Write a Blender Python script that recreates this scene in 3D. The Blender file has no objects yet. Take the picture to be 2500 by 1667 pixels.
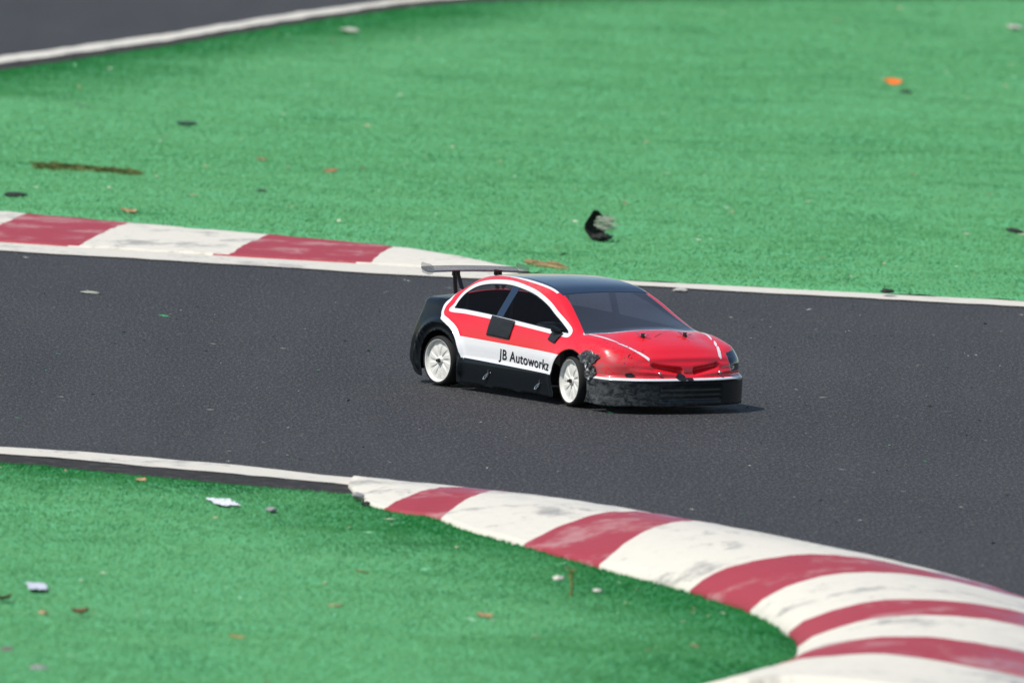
import bpy, bmesh, math, random
import numpy as np
from mathutils import Vector, Matrix, noise
random.seed(4); RNG = np.random.default_rng(7)
SC = bpy.context.scene

# ------------------------------------------------------------------ camera
PW, PH = 2500.0, 1667.0                 # photograph size
LENS, SENSOR = 300.0, 22.3
FPX = LENS / SENSOR * PW
ELEV, ROLL, CAM_H = math.radians(4.85), math.radians(2.35), 1.426
cf = np.array([0, math.cos(ELEV), -math.sin(ELEV)]); _r = np.array([1., 0, 0]); _u = np.cross(_r, cf)
cr = math.cos(ROLL) * _r + math.sin(ROLL) * _u
cu = -math.sin(ROLL) * _r + math.cos(ROLL) * _u
CC = np.array([0, 0, CAM_H])
cam_data = bpy.data.cameras.new("camera"); cam = bpy.data.objects.new("camera", cam_data)
SC.collection.objects.link(cam)
cam.matrix_world = Matrix(((cr[0], cu[0], -cf[0], 0), (cr[1], cu[1], -cf[1], 0), (cr[2], cu[2], -cf[2], CAM_H), (0, 0, 0, 1)))
cam_data.lens = LENS; cam_data.sensor_width = SENSOR; cam_data.sensor_fit = 'HORIZONTAL'
cam_data.clip_start = 0.1; cam_data.clip_end = 3000
cam_data.dof.use_dof = True; cam_data.dof.focus_distance = 16.2; cam_data.dof.aperture_fstop = 11
SC.camera = cam

# ------------------------------------------------------------------ sky and sun
SUN_ELEV = math.radians(57); SUN_AZ = math.atan2(-0.45, -0.80)      # direction to the sun in plan
w = bpy.data.worlds.new("World"); SC.world = w; w.use_nodes = True
nt = w.node_tree
sky = nt.nodes.new('ShaderNodeTexSky'); sky.sky_type = 'NISHITA'; sky.sun_disc = False
sky.sun_elevation = SUN_ELEV; sky.sun_rotation = math.pi / 2 - SUN_AZ
sky.air_density = 1.2; sky.dust_density = 0.6
bg = nt.nodes['Background']; bg.inputs['Strength'].default_value = 0.11
nt.links.new(sky.outputs[0], bg.inputs[0])
sl = bpy.data.lights.new("sun", 'SUN'); sl.energy = 4.3; sl.angle = math.radians(0.5); sl.color = (1.0, 0.955, 0.88)
so = bpy.data.objects.new("sun", sl); SC.collection.objects.link(so)
sd = Vector((math.cos(SUN_AZ) * math.cos(SUN_ELEV), math.sin(SUN_AZ) * math.cos(SUN_ELEV), math.sin(SUN_ELEV)))
so.rotation_euler = sd.to_track_quat('Z', 'Y').to_euler(); so.location = sd * 30
SC.view_settings.view_transform = 'Standard'; SC.view_settings.look = 'None'
SC.view_settings.exposure = 0.0; SC.view_settings.gamma = 1.0

# ------------------------------------------------------------------ helpers
def ray(px, py):
    x = (px - PW / 2) / FPX; y = -(py - PH / 2) / FPX
    return x * cr + y * cu + cf
def G(px, py, z=0.0):
    """ground point under a place in the photograph"""
    d = ray(px, py); t = (z - CAM_H) / d[2]; p = CC + t * d
    return np.array([p[0], p[1]])
def link(o, parent=None):
    SC.collection.objects.link(o)
    if parent is not None: o.parent = parent
    return o
def tag(o, label=None, cat=None, group=None, kind=None):
    if label: o['label'] = label
    if cat: o['category'] = cat
    if group: o['group'] = group
    if kind: o['kind'] = kind
    return o
def empty(name, loc=(0, 0, 0), rz=0.0):
    o = bpy.data.objects.new(name, None); o.empty_display_size = .05
    o.location = loc; o.rotation_euler = (0, 0, rz); return link(o)
def mesh_obj(name, V, F, mats, parent=None, mi=None, smooth=True, normals=None):
    me = bpy.data.meshes.new(name)
    me.from_pydata([tuple(map(float, v)) for v in V], [], [tuple(int(i) for i in f) for f in F])
    if not isinstance(mats, (list, tuple)): mats = [mats]
    for m in mats: me.materials.append(m)
    if mi is not None: me.polygons.foreach_set('material_index', np.asarray(mi, dtype=np.int32))
    if smooth: me.polygons.foreach_set('use_smooth', np.ones(len(me.polygons), dtype=bool))
    me.update()
    if normals is not None: me.normals_split_custom_set_from_vertices([tuple(map(float, n)) for n in normals])
    o = bpy.data.objects.new(name, me); return link(o, parent)
def bm_obj(name, bm, mat, parent=None, smooth=False, bevel=0.0, seg=2):
    if bevel > 0:
        bmesh.ops.bevel(bm, geom=[e for e in bm.edges if e.calc_face_angle(0) > .5], offset=bevel, segments=seg, affect='EDGES', profile=.5)
    me = bpy.data.meshes.new(name); bm.to_mesh(me); bm.free()
    for m in (mat if isinstance(mat, (list, tuple)) else [mat]): me.materials.append(m)
    if smooth: me.polygons.foreach_set('use_smooth', np.ones(len(me.polygons), dtype=bool))
    o = bpy.data.objects.new(name, me); return link(o, parent)
def box(bm, c, s, rot=None):
    r = bmesh.ops.create_cube(bm, size=1.0)
    M = Matrix.Translation(c) @ (rot if rot else Matrix()) @ Matrix.Diagonal((s[0], s[1], s[2], 1))
    bmesh.ops.transform(bm, matrix=M, verts=r['verts'])
def cyl(bm, a, b, r, r2=None, seg=20, cap=True):
    a = Vector(a); b = Vector(b); d = b - a
    q = bmesh.ops.create_cone(bm, cap_ends=cap, cap_tris=False, segments=seg, radius1=r, radius2=r if r2 is None else r2, depth=d.length)
    M = Matrix.Translation((a + b) / 2) @ d.to_track_quat('Z', 'Y').to_matrix().to_4x4()
    bmesh.ops.transform(bm, matrix=M, verts=q['verts'])
def lathe(bm, prof, seg=48, axis_y=True):
    """profile (radius, y) revolved about the y axis"""
    rings = []
    for r, y in prof:
        rings.append([bm.verts.new((r * math.cos(2 * math.pi * k / seg), y, r * math.sin(2 * math.pi * k / seg))) for k in range(seg)])
    for A, B in zip(rings[:-1], rings[1:]):
        for k in range(seg):
            bm.faces.new((A[k], A[(k + 1) % seg], B[(k + 1) % seg], B[k]))
    return rings
def catmull(P, n=200, closed=False):
    P = np.asarray(P, float); m = len(P)
    Q = np.vstack([2 * P[0] - P[1], P, 2 * P[-1] - P[-2]]) if not closed else np.vstack([P[-1], P, P[0], P[1]])
    segs = m if closed else m - 1
    out = []
    k = max(2, n // segs)
    for i in range(segs):
        p0, p1, p2, p3 = Q[i:i + 4]
        for t in np.arange(k) / k:
            out.append(.5 * ((2 * p1) + (-p0 + p2) * t + (2 * p0 - 5 * p1 + 4 * p2 - p3) * t * t + (-p0 + 3 * p1 - 3 * p2 + p3) * t ** 3))
    if not closed: out.append(P[-1])
    return np.array(out)
def resample(P, n):
    d = np.r_[0, np.cumsum(np.linalg.norm(np.diff(P, axis=0), axis=1))]
    t = np.linspace(0, d[-1], n)
    return np.stack([np.interp(t, d, P[:, k]) for k in range(P.shape[1])], 1)
def polysdf(X, Y, poly):
    """signed distance to a closed polygon, negative inside"""
    poly = np.asarray(poly, float); A = poly; B = np.roll(poly, -1, 0)
    d = np.full(X.shape, 1e18); ins = np.zeros(X.shape, bool)
    for a, b in zip(A, B):
        e = b - a; L = (e @ e) + 1e-18
        t = np.clip(((X - a[0]) * e[0] + (Y - a[1]) * e[1]) / L, 0, 1)
        d = np.minimum(d, (X - a[0] - t * e[0]) ** 2 + (Y - a[1] - t * e[1]) ** 2)
        if a[1] != b[1]:
            c = ((a[1] > Y) != (b[1] > Y)) & (X < (b[0] - a[0]) * (Y - a[1]) / (b[1] - a[1]) + a[0])
            ins ^= c
    d = np.sqrt(d); return np.where(ins, -d, d)
def linedist(X, Y, pts):
    """distance to an open polyline"""
    P = np.asarray(pts, float); d = np.full(X.shape, 1e18)
    for a, b in zip(P[:-1], P[1:]):
        e = b - a; t = np.clip(((X - a[0]) * e[0] + (Y - a[1]) * e[1]) / (e @ e), 0, 1)
        d = np.minimum(d, (X - a[0] - t * e[0]) ** 2 + (Y - a[1] - t * e[1]) ** 2)
    return np.sqrt(d)
class Tri:
    """triangle soup with shared vertices that can be split exactly along the zero line of a field"""
    def __init__(s, V, T, M=None):
        s.V = np.asarray(V, float); s.T = np.asarray(T, int); s.M = np.zeros(len(s.T), int) if M is None else M
    def split(s, field, sel=None):
        """returns boolean per triangle: True where field < 0; triangles crossing zero are cut"""
        f = field.copy(); f[np.abs(f) < 1e-9] = 1e-9
        T, M = s.T, s.M
        ft = f[T]; neg = ft < 0; cnt = neg.sum(1)
        act = np.ones(len(T), bool) if sel is None else sel
        mix = (cnt > 0) & (cnt < 3) & act
        keep = ~mix
        nT = [T[keep]]; nM = [M[keep]]; nin = [(cnt[keep] == 3) & act[keep]]
        newV = []; ed = {}; base = len(s.V); newf = []
        def mid(a, b):
            k = (a, b) if a < b else (b, a)
            if k in ed: return ed[k]
            a, b = k; t = f[a] / (f[a] - f[b]); newV.append(s.V[a] + t * (s.V[b] - s.V[a]))
            ed[k] = base + len(newV) - 1; return ed[k]
        tt, mm, ii = [], [], []
        for i in np.nonzero(mix)[0]:
            v = list(T[i]); n = list(neg[i])
            one = n.index(True) if sum(n) == 1 else n.index(False)
            a, b, c = v[one], v[(one + 1) % 3], v[(one + 2) % 3]
            p, q = mid(a, b), mid(a, c); inn = sum(n) == 1
            tt += [(a, p, q), (p, b, c), (p, c, q)]; mm += [M[i]] * 3; ii += [inn, not inn, not inn]
        if tt: nT.append(np.array(tt)); nM.append(np.array(mm)); nin.append(np.array(ii))
        s.T = np.vstack(nT); s.M = np.concatenate(nM)
        if newV: s.V = np.vstack([s.V, np.array(newV)])
        return np.concatenate(nin)
    def keep(s, m): s.T = s.T[m]; s.M = s.M[m]
    def sub(s, m):
        T = s.T[m]; u, inv = np.unique(T, return_inverse=True)
        return s.V[u], inv.reshape(T.shape), s.M[m]

# ------------------------------------------------------------------ materials
def mat(name, col, rough=.5, spec=.5, metal=0., coat=0., coat_rough=.05):
    m = bpy.data.materials.new(name); m.use_nodes = True
    b = m.node_tree.nodes['Principled BSDF']
    b.inputs['Base Color'].default_value = (*col, 1); b.inputs['Roughness'].default_value = rough
    b.inputs['Specular IOR Level'].default_value = spec; b.inputs['Metallic'].default_value = metal
    b.inputs['Coat Weight'].default_value = coat; b.inputs['Coat Roughness'].default_value = coat_rough
    return m
class N:
    def __init__(s, m): s.m = m; s.t = m.node_tree; s.b = s.t.nodes['Principled BSDF']
    def new(s, t, **k):
        n = s.t.nodes.new(t)
        for a, v in k.items(): setattr(n, a, v)
        return n
    def l(s, a, b): s.t.links.new(a, b)
    def coord(s, scale=(1, 1, 1), rot=(0, 0, 0)):
        c = s.new('ShaderNodeTexCoord'); mp = s.new('ShaderNodeMapping')
        mp.inputs['Scale'].default_value = scale; mp.inputs['Rotation'].default_value = rot
        s.l(c.outputs['Object'], mp.inputs[0]); return mp.outputs[0]
    def noise(s, co, sc, det=4, rough=.6, dist=0):
        n = s.new('ShaderNodeTexNoise'); n.inputs['Scale'].default_value = sc; n.inputs['Detail'].default_value = det
        n.inputs['Roughness'].default_value = rough; n.inputs['Distortion'].default_value = dist
        s.l(co, n.inputs['Vector']); return n.outputs['Fac']
    def ramp(s, f, stops, interp='LINEAR'):
        r = s.new('ShaderNodeValToRGB'); r.color_ramp.interpolation = interp
        e = r.color_ramp.elements
        while len(e) < len(stops): e.new(.5)
        for x, (p, c) in zip(e, stops): x.position = p; x.color = (*c, 1) if len(c) == 3 else c
        s.l(f, r.inputs[0]); return r.outputs[0]
    def mix(s, f, a, b, mode='MIX'):
        n = s.new('ShaderNodeMix', data_type='RGBA', blend_type=mode)
        for i, v in ((0, f), (6, a), (7, b)):
            if hasattr(v, 'links') or isinstance(v, bpy.types.NodeSocket): s.l(v, n.inputs[i])
            else: n.inputs[i].default_value = v if i == 0 else (*v, 1)
        return n.outputs[2]
    def math(s, op, a, b=0., clamp=False):
        n = s.new('ShaderNodeMath', operation=op, use_clamp=clamp)
        for i, v in ((0, a), (1, b)):
            if isinstance(v, bpy.types.NodeSocket): s.l(v, n.inputs[i])
            else: n.inputs[i].default_value = v
        return n.outputs[0]
    def attr(s, name):
        n = s.new('ShaderNodeAttribute'); n.attribute_name = name; return n.outputs['Fac']
    def color(s, c): s.l(c, s.b.inputs['Base Color'])
    def bump(s, h, dist, strength=1.):
        n = s.new('ShaderNodeBump'); n.inputs['Distance'].default_value = dist; n.inputs['Strength'].default_value = strength
        s.l(h, n.inputs['Height']); s.l(n.outputs[0], s.b.inputs['Normal'])

M = {}
# asphalt
m = mat('asphalt', (.05, .05, .055), .75, .35); n = N(m); co = n.coord()
cs = n.coord((1, .22, 1), (0, 0, math.radians(-25)))
big = n.noise(co, 1.6, 5, .6); fine = n.noise(cs, 300, 4, .75); med = n.noise(cs, 75, 5, .75)
tr = n.noise(n.coord((3.2, .28, 1), (0, 0, math.radians(-52))), 2.4, 5, .65)
c = n.ramp(big, [(.3, (.027, .027, .029)), (.7, (.041, .041, .042))])
c = n.mix(n.math('MULTIPLY', n.math('SUBTRACT', tr, .42, True), 3.4, True), c, (.020, .020, .022))
c = n.mix(.42, c, n.ramp(fine, [(.36, (.006, .006, .006)), (.5, (.036, .036, .038)), (.64, (.15, .145, .14))]))
c = n.mix(n.math('MULTIPLY', n.ramp(med, [(.55, (0, 0, 0)), (.75, (1, 1, 1))]), .28), c, (.14, .135, .125))
n.color(c); n.bump(fine, .0012, .8); M['asphalt'] = m
m = mat('worn_asphalt_edge', (.03, .028, .027), .85, .3); n = N(m); co = n.coord()
c = n.ramp(n.noise(co, 45, 5, .75), [(.3, (.012, .011, .011)), (.55, (.035, .032, .031)), (.78, (.11, .10, .09))])
n.color(c); n.bump(n.noise(co, 150, 4), .004, 1.); M['edge'] = m
# painted marks
def painted(name, col, wear, dirt, wear_lo=.60):
    m = mat(name, col, .62, .4); n = N(m); co = n.coord()
    a = n.noise(co, 9, 6, .7, .3); b = n.noise(co, 70, 5, .7)
    c = n.mix(n.math('MULTIPLY', n.ramp(b, [(.45, (0, 0, 0)), (.75, (1, 1, 1))]), .35), col, tuple(x * .78 + .02 for x in col))
    c = n.mix(n.math('MULTIPLY', n.ramp(a, [(wear_lo - .04, (0, 0, 0)), (wear_lo + .06, (1, 1, 1))]), wear), c, dirt)
    k = n.math('MULTIPLY', a, b)
    c = n.mix(n.math('MULTIPLY', n.ramp(k, [(.31, (0, 0, 0)), (.36, (1, 1, 1))]), wear), c, dirt)
    n.color(c); n.bump(b, .002, .7); return m
M['white_paint'] = painted('white_track_paint', (.64, .60, .52), .7, (.32, .31, .30))
M['red_paint'] = painted('red_kerb_paint', (.345, .034, .052), .8, (.44, .20, .20), .55)
M['white_kerb'] = painted('white_kerb_paint', (.68, .64, .55), .65, (.28, .27, .25), .58)
m = M['white_kerb']; n = N(m)
# rubber on the outer shoulder of the kerb
for key in ('red_paint', 'white_kerb'):
    n = N(M[key]); src = n.b.inputs['Base Color'].links[0].from_socket
    co = n.coord((1, 1, 1)); rb = n.math('MULTIPLY', n.attr('rubber'), n.ramp(n.noise(co, 22, 6, .75), [(.42, (0, 0, 0)), (.56, (1, 1, 1))]))
    n.color(n.mix(n.math('MULTIPLY', rb, .7 if key == 'red_paint' else .35), src, (.20, .21, .31)))
    m = M[key]
# turf
m = mat('green_turf', (.08, .33, .14), .8, .25); n = N(m); co = n.coord(); cs = n.coord((1, .30, 1), (0, 0, math.radians(-25)))
a = n.noise(co, 2.3, 5, .6); b = n.noise(n.coord((1, .6, 1), (0, 0, math.radians(-25))), 22, 5, .65); f = n.noise(cs, 170, 3, .7)
c = n.ramp(b, [(.25, (.075, .28, .105)), (.5, (.105, .350, .145)), (.76, (.145, .41, .18))])
c = n.mix(n.math('MULTIPLY', n.ramp(a, [(.42, (0, 0, 0)), (.68, (1, 1, 1))]), .5), c, (.105, .355, .175))
c = n.mix(.45, c, n.ramp(f, [(.28, (.050, .265, .095)), (.5, (.088, .365, .148)), (.75, (.15, .46, .235))]))
fr = n.math('MULTIPLY', n.attr('fresh'), n.ramp(b, [(.1, (.75, .75, .75)), (.5, (1, 1, 1))]))
c = n.mix(n.math('MULTIPLY', fr, .8), c, n.ramp(f, [(.3, (.010, .125, .032)), (.7, (.022, .215, .060))]))
n.color(c); n.bump(n.math('ADD', b, n.math('MULTIPLY', f, .5)), .006, .5); M['turf'] = m
def fibre(name, c1, c2):
    m = mat(name, c1, .6, .3); n = N(m); c = n.mix(n.attr('tone'), c1, c2); c = n.mix(n.math('MULTIPLY', n.attr('fresh'), .9), c, (.022, .215, .050))
    out = [k for k in n.t.nodes if k.type == 'OUTPUT_MATERIAL'][0]
    d = n.new('ShaderNodeBsdfDiffuse'); t_ = n.new('ShaderNodeBsdfTranslucent'); x_ = n.new('ShaderNodeMixShader'); x_.inputs[0].default_value = .5
    n.l(c, d.inputs[0]); n.l(c, t_.inputs[0]); n.l(d.outputs[0], x_.inputs[1]); n.l(t_.outputs[0], x_.inputs[2]); n.l(x_.outputs[0], out.inputs[0]); return m
M['blade'] = fibre('turf_fibre', (.125, .37, .145), (.25, .56, .29))

# ------------------------------------------------------------------ ground layout (from the photograph onto the ground plane)
def GP(pts): return np.array([G(x, y) for x, y in pts])
# far side white line along the track (right part) and the far kerb
far_out = catmull(GP([(-1500, 505), (-420, 586), (0, 614), (531, 646), (1010, 675), (1300, 689), (1569, 701), (2000, 724), (2500, 751), (2900, 775), (3800, 832)]), 300)
far_line_in = catmull(GP([(-1500, 487), (-420, 567), (0, 594), (191, 606), (553, 628), (904, 648), (1290, 672), (1532, 687), (2000, 712), (2500, 738), (2900, 762), (3800, 818)]), 300)
far_kerb_in = catmull(GP([(-1500, 432), (-420, 498), (0, 522), (319, 550), (638, 577), (962, 608), (1196, 646), (1290, 670)]), 160)
top_out = catmull(GP([(-1500, 330), (-500, 212), (0, 141), (372, 90), (638, 47), (903, 10.5), (1063, -8), (1300, -20), (1700, -28), (2500, -26), (3100, -14), (4200, 34)]), 200)
top_in = catmull(GP([(-1500, 358), (-500, 236), (0, 158), (383, 104), (638, 61.5), (903, 22), (1063, 2), (1300, -10), (1700, -18), (2500, -16), (3100, -4), (4200, 44)]), 200)
top_turf = catmull(GP([(-1500, 374), (-500, 250), (0, 171), (383, 115), (638, 71), (903, 31), (1063, 12), (1300, 2), (1700, -2), (2500, 0), (3100, 10), (4200, 58)]), 200)
near_out = catmull(GP([(-1500, 1022), (-500, 1070), (0, 1093), (425, 1125), (797, 1162), (1250, 1208), (1516, 1245), (1781, 1295), (2047, 1348), (2313, 1406), (2500, 1461), (2760, 1560), (2900, 1680), (2930, 1900)]), 260)
near_line_in = catmull(GP([(-1500, 1038), (-500, 1088), (0, 1111), (425, 1146), (797, 1180), (870, 1188)]), 120)
near_turf = catmull(GP([(-1500, 1054), (-500, 1106), (0, 1127), (425, 1165), (797, 1198), (860, 1206)]), 120)
near_kerb_in = catmull(GP([(850, 1192), (893, 1234), (973, 1259), (1063, 1271), (1143, 1303), (1282, 1340), (1463, 1393), (1686, 1453), (1829, 1501), (1925, 1555), (1947, 1592), (1925, 1630), (1824, 1668), (1600, 1725), (1300, 1800)]), 260)

def sheet(name, A, B, z, mat_, nx=2, zf=None):
    """flat painted sheet between two edge lines"""
    n_ = max(len(A), len(B)); A = resample(A, n_); B = resample(B, n_)
    V = []; F = []
    for j in range(nx):
        t = j / (nx - 1)
        for i in range(n_):
            p = A[i] * (1 - t) + B[i] * t; V.append((p[0], p[1], z if zf is None else zf(p, t)))
    for j in range(nx - 1):
        for i in range(n_ - 1):
            a = j * n_ + i; F.append((a, a + 1, a + n_ + 1, a + n_))
    o = mesh_obj(name, V, F, mat_)
    if o.data.polygons[0].normal.z < 0: o.data.flip_normals()
    return o
def wob(P, amp, seed, sc=9.):
    """a hand-painted / torn edge: small wander of a line"""
    T = np.gradient(P, axis=0); T /= np.linalg.norm(T, axis=1)[:, None]; Nn = np.stack([-T[:, 1], T[:, 0]], 1)
    q = np.array([noise.noise(Vector((p[0] * sc, p[1] * sc, seed))) + .5 * noise.noise(Vector((p[0] * sc * 4, p[1] * sc * 4, seed))) for p in P])
    return P + Nn * (amp * q)[:, None]

# ground: one sheet to the horizon, and the asphalt on it
bm = bmesh.new(); bmesh.ops.create_grid(bm, x_segments=1, y_segments=1, size=1500)
m = mat('dry_ground', (.16, .14, .10), .9, .2); n = N(m); n.color(n.ramp(n.noise(n.coord(), .4, 6), [(.3, (.10, .10, .06)), (.7, (.22, .19, .13))]))
g = bm_obj('ground', bm, m); g.location = (0, 0, -.03); tag(g, 'dry ground around the track', kind='structure')
bm = bmesh.new(); bmesh.ops.create_grid(bm, x_segments=1, y_segments=1, size=1)
rd = bm_obj('road', bm, M['asphalt']); rd.data.transform(Matrix.Diagonal((22, 22, 1, 1))); rd.location = (0, 19, 0)
tag(rd, 'dark grey asphalt of the race track', kind='structure')

def line(name, A, B, z=.0015, mat_=None, amp=.010, label=None):
    A = resample(A, 900); B = resample(B, 900)
    o = sheet(name, wob(A, amp, 1.3), wob(B, amp, 7.1), z, mat_ or M['white_paint'], 3)
    return tag(o, label, kind='structure')
line('edge_line', far_out[int(len(far_out) * .0):], far_line_in, label='white line along the far edge of the track')
line('edge_line', top_out, top_in, label='white line of the track beyond the turf', amp=.008)
nsel = near_out[:int(len(near_out) * 4.28 / 13)]
line('edge_line', nsel, near_line_in, label='white line along the near island')
e1 = line('worn_edge', top_in, np.array([p for p in wob(resample(catmull(top_turf, 400), 600), .02, 3.)]) + np.array([0, -.12]), .0008, M['edge'], .0, 'dark bare asphalt strip beyond the turf')
e2 = line('worn_edge', near_line_in, near_turf + np.array([0, -.10]), .0008, M['edge'], .0, 'dark bare asphalt strip between line and island turf')

# ------------------------------------------------------------------ turf sheets
def turf(name, poly, step, h, seed, edge_w, fresh_fn, label, cut=.02):
    x0, y0 = poly.min(0) - .05; x1, y1 = poly.max(0) + .05
    nx = int((x1 - x0) / step) + 1; ny = int((y1 - y0) / step) + 1
    gx, gy = np.meshgrid(np.linspace(x0, x1, nx), np.linspace(y0, y1, ny))
    X = gx.ravel(); Y = gy.ravel()
    idx = np.arange(nx * ny).reshape(ny, nx)
    a, b, c, d = idx[:-1, :-1].ravel(), idx[:-1, 1:].ravel(), idx[1:, 1:].ravel(), idx[1:, :-1].ravel()
    T = Tri(np.stack([X, Y, X * 0], 1), np.vstack([np.stack([a, b, c], 1), np.stack([a, c, d], 1)]))
    s = polysdf(X, Y, poly)
    rag = np.array([.012 * noise.noise(Vector((x * 14, y * 14, seed))) + .008 * noise.noise(Vector((x * 60, y * 60, seed))) if abs(q) < .1 else 0 for x, y, q in zip(X, Y, s)])
    inn = T.split(s + rag); T.keep(inn)
    V, F, _ = T.sub(np.ones(len(T.T), bool))
    s2 = -polysdf(V[:, 0], V[:, 1], poly)
    z = h * np.clip(s2 / .03 + .25, .05, 1)
    bumps = np.array([.006 * noise.noise(Vector((p[0] * 3.2, p[1] * 3.2, seed))) + .0035 * noise.noise(Vector((p[0] * 11, p[1] * 11, seed))) for p in V])
    V[:, 2] = z + np.maximum(bumps * np.clip(s2 / .15, 0, 1), -h * .8)
    o = mesh_obj(name, V, F, M['turf'])
    at = o.data.attributes.new('fresh', 'FLOAT', 'POINT'); fr = fresh_fn(V[:, 0], V[:, 1], s2)
    at.data.foreach_set('value', fr.astype(np.float32))
    tag(o, label, kind='structure'); return o
far_poly = np.vstack([resample(far_line_in, 260)[::-1], ])
farA = resample(far_kerb_in, 120); farB = resample(far_line_in, 400); farB = farB[farB[:, 0] > farA[-1, 0]]
topr = resample(top_turf, 200) + np.array([0, -.07])
far_poly = np.vstack([farA, farB, topr[::-1]])
def fr_far(x, y, s):
    d = linedist(x, y, resample(top_turf, 80)[:60]); dx = np.clip((1.0 - x) / 1.2, 0, 1)
    nn = np.array([noise.noise(Vector((a * 2.0, b * 2.0, 2.))) for a, b in zip(x, y)])
    return np.clip(1 - (d - .05 + .12 * nn) / .28, 0, 1) * dx * np.clip((x + 3.2) / .8, 0, 1)
island = np.vstack([resample(near_turf, 120)[:-2] + np.array([0, -.055]), resample(near_kerb_in, 260)[4:], GP([(900, 2000), (-1500, 2300)])])
def fr_near(x, y, s):
    nn = np.array([noise.noise(Vector((a * 2.6, b * 2.6, 5.))) for a, b in zip(x, y)])
    nk = np.array([noise.noise(Vector((a * 17, b * 17, 5.))) for a, b in zip(x, y)])
    return np.clip(1.1 - (s + .14 * nn + .05 * nk) / .25, 0, 1)
t_far = turf('turf', far_poly, .035, .006, 3.1, .1, fr_far, 'green artificial turf on the far side of the track')
t_near = turf('turf', island, .018, .006, 9.4, .1, fr_near, 'green artificial turf of the near island')

# turf fibres: short blades standing on both sheets (one mesh each)
def blades(name, o, dens, h, wdt, label, region):
    me = o.data; nP = len(me.polygons)
    vs = np.empty(len(me.vertices) * 3); me.vertices.foreach_get('co', vs); vs = vs.reshape(-1, 3)
    tri = np.empty(nP * 3, dtype=np.int32); me.loops.foreach_get('vertex_index', tri); tri = tri.reshape(-1, 3)
    fr = np.empty(len(me.vertices), dtype=np.float32); me.attributes['fresh'].data.foreach_get('value', fr)
    A, B, C_ = vs[tri[:, 0]], vs[tri[:, 1]], vs[tri[:, 2]]
    ar = .5 * np.abs((B[:, 0] - A[:, 0]) * (C_[:, 1] - A[:, 1]) - (B[:, 1] - A[:, 1]) * (C_[:, 0] - A[:, 0]))
    cen = (A + B + C_) / 3
    d = cen - CC; zc = d @ cf; px = PW / 2 + FPX * (d @ cr) / zc; py = PH / 2 - FPX * (d @ cu) / zc
    sd_ = polysdf(cen[:, 0], cen[:, 1], region); ar = ar * ((px > -700) & (px < 3100) & (py > -60) & (py < 1850))
    nb = int(ar.sum() * dens)
    k = RNG.choice(nP, nb, p=ar / ar.sum()); r1 = np.sqrt(RNG.random(nb)); r2 = RNG.random(nb)
    wA, wB, wC = 1 - r1, r1 * (1 - r2), r1 * r2
    P = A[k] * wA[:, None] + B[k] * wB[:, None] + C_[k] * wC[:, None]
    f_ = fr[tri[k, 0]]
    ang = RNG.random(nb) * 2 * np.pi; W2 = wdt * (.6 + .8 * RNG.random(nb)) / 2; Hh = h * (.5 + .9 * RNG.random(nb))
    lean = h * 1.1
    clump = np.array([noise.noise(Vector((p[0] * 16, p[1] * 16, 1.))) for p in P])
    la = 1.2 + 3 * np.array([noise.noise(Vector((p[0] * 5, p[1] * 5, 4.))) for p in P]) + RNG.normal(0, .7, nb)
    tip = P + np.stack([np.cos(la) * lean, np.sin(la) * lean, Hh * (1 + .5 * clump)], 1)
    side = np.stack([np.cos(ang) * W2, np.sin(ang) * W2, np.zeros(nb)], 1)
    V = np.empty((nb * 3, 3)); V[0::3] = P - side; V[1::3] = P + side; V[2::3] = tip
    m2 = bpy.data.meshes.new(name); m2.vertices.add(nb * 3); m2.vertices.foreach_set('co', V.ravel())
    m2.loops.add(nb * 3); m2.loops.foreach_set('vertex_index', np.arange(nb * 3, dtype=np.int32))
    m2.polygons.add(nb); m2.polygons.foreach_set('loop_start', np.arange(nb, dtype=np.int32) * 3)
    m2.polygons.foreach_set('loop_total', np.full(nb, 3, dtype=np.int32)); m2.update()
    big_ = np.array([noise.noise(Vector((p[0] * 1.7 + 9, p[1] * 1.1, 6.))) + .6 * noise.noise(Vector((p[0] * 5, p[1] * 3.4, 8.))) for p in P])
    tone = np.clip(.5 + .30 * clump + .26 * big_ + RNG.normal(0, .09, nb), 0, 1) * (1 - .5 * f_); dark_ = f_
    a3 = m2.attributes.new('fresh', 'FLOAT', 'POINT'); a3.data.foreach_set('value', np.repeat(dark_, 3).astype(np.float32))
    at = m2.attributes.new('tone', 'FLOAT', 'POINT'); at.data.foreach_set('value', np.repeat(tone, 3).astype(np.float32))
    # normals follow the ground so that the pile shades softly
    nr = np.repeat(np.stack([np.cos(la) * .35, np.sin(la) * .35, np.ones(nb)], 1), 3, 0); nr /= np.linalg.norm(nr, axis=1)[:, None]
    m2.materials.append(M['blade'])
    b = bpy.data.objects.new(name, m2); link(b); tag(b, label, 'turf fibres', kind='stuff'); return b
blades('turf_fibres', t_near, 52000, .0025, .0026, 'short green artificial fibres edging the near island', resample(island, 300))
blades('turf_fibres', t_far, 30000, .0026, .0034, 'short green artificial fibres edging the turf beyond the track', resample(far_poly, 300))

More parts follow.
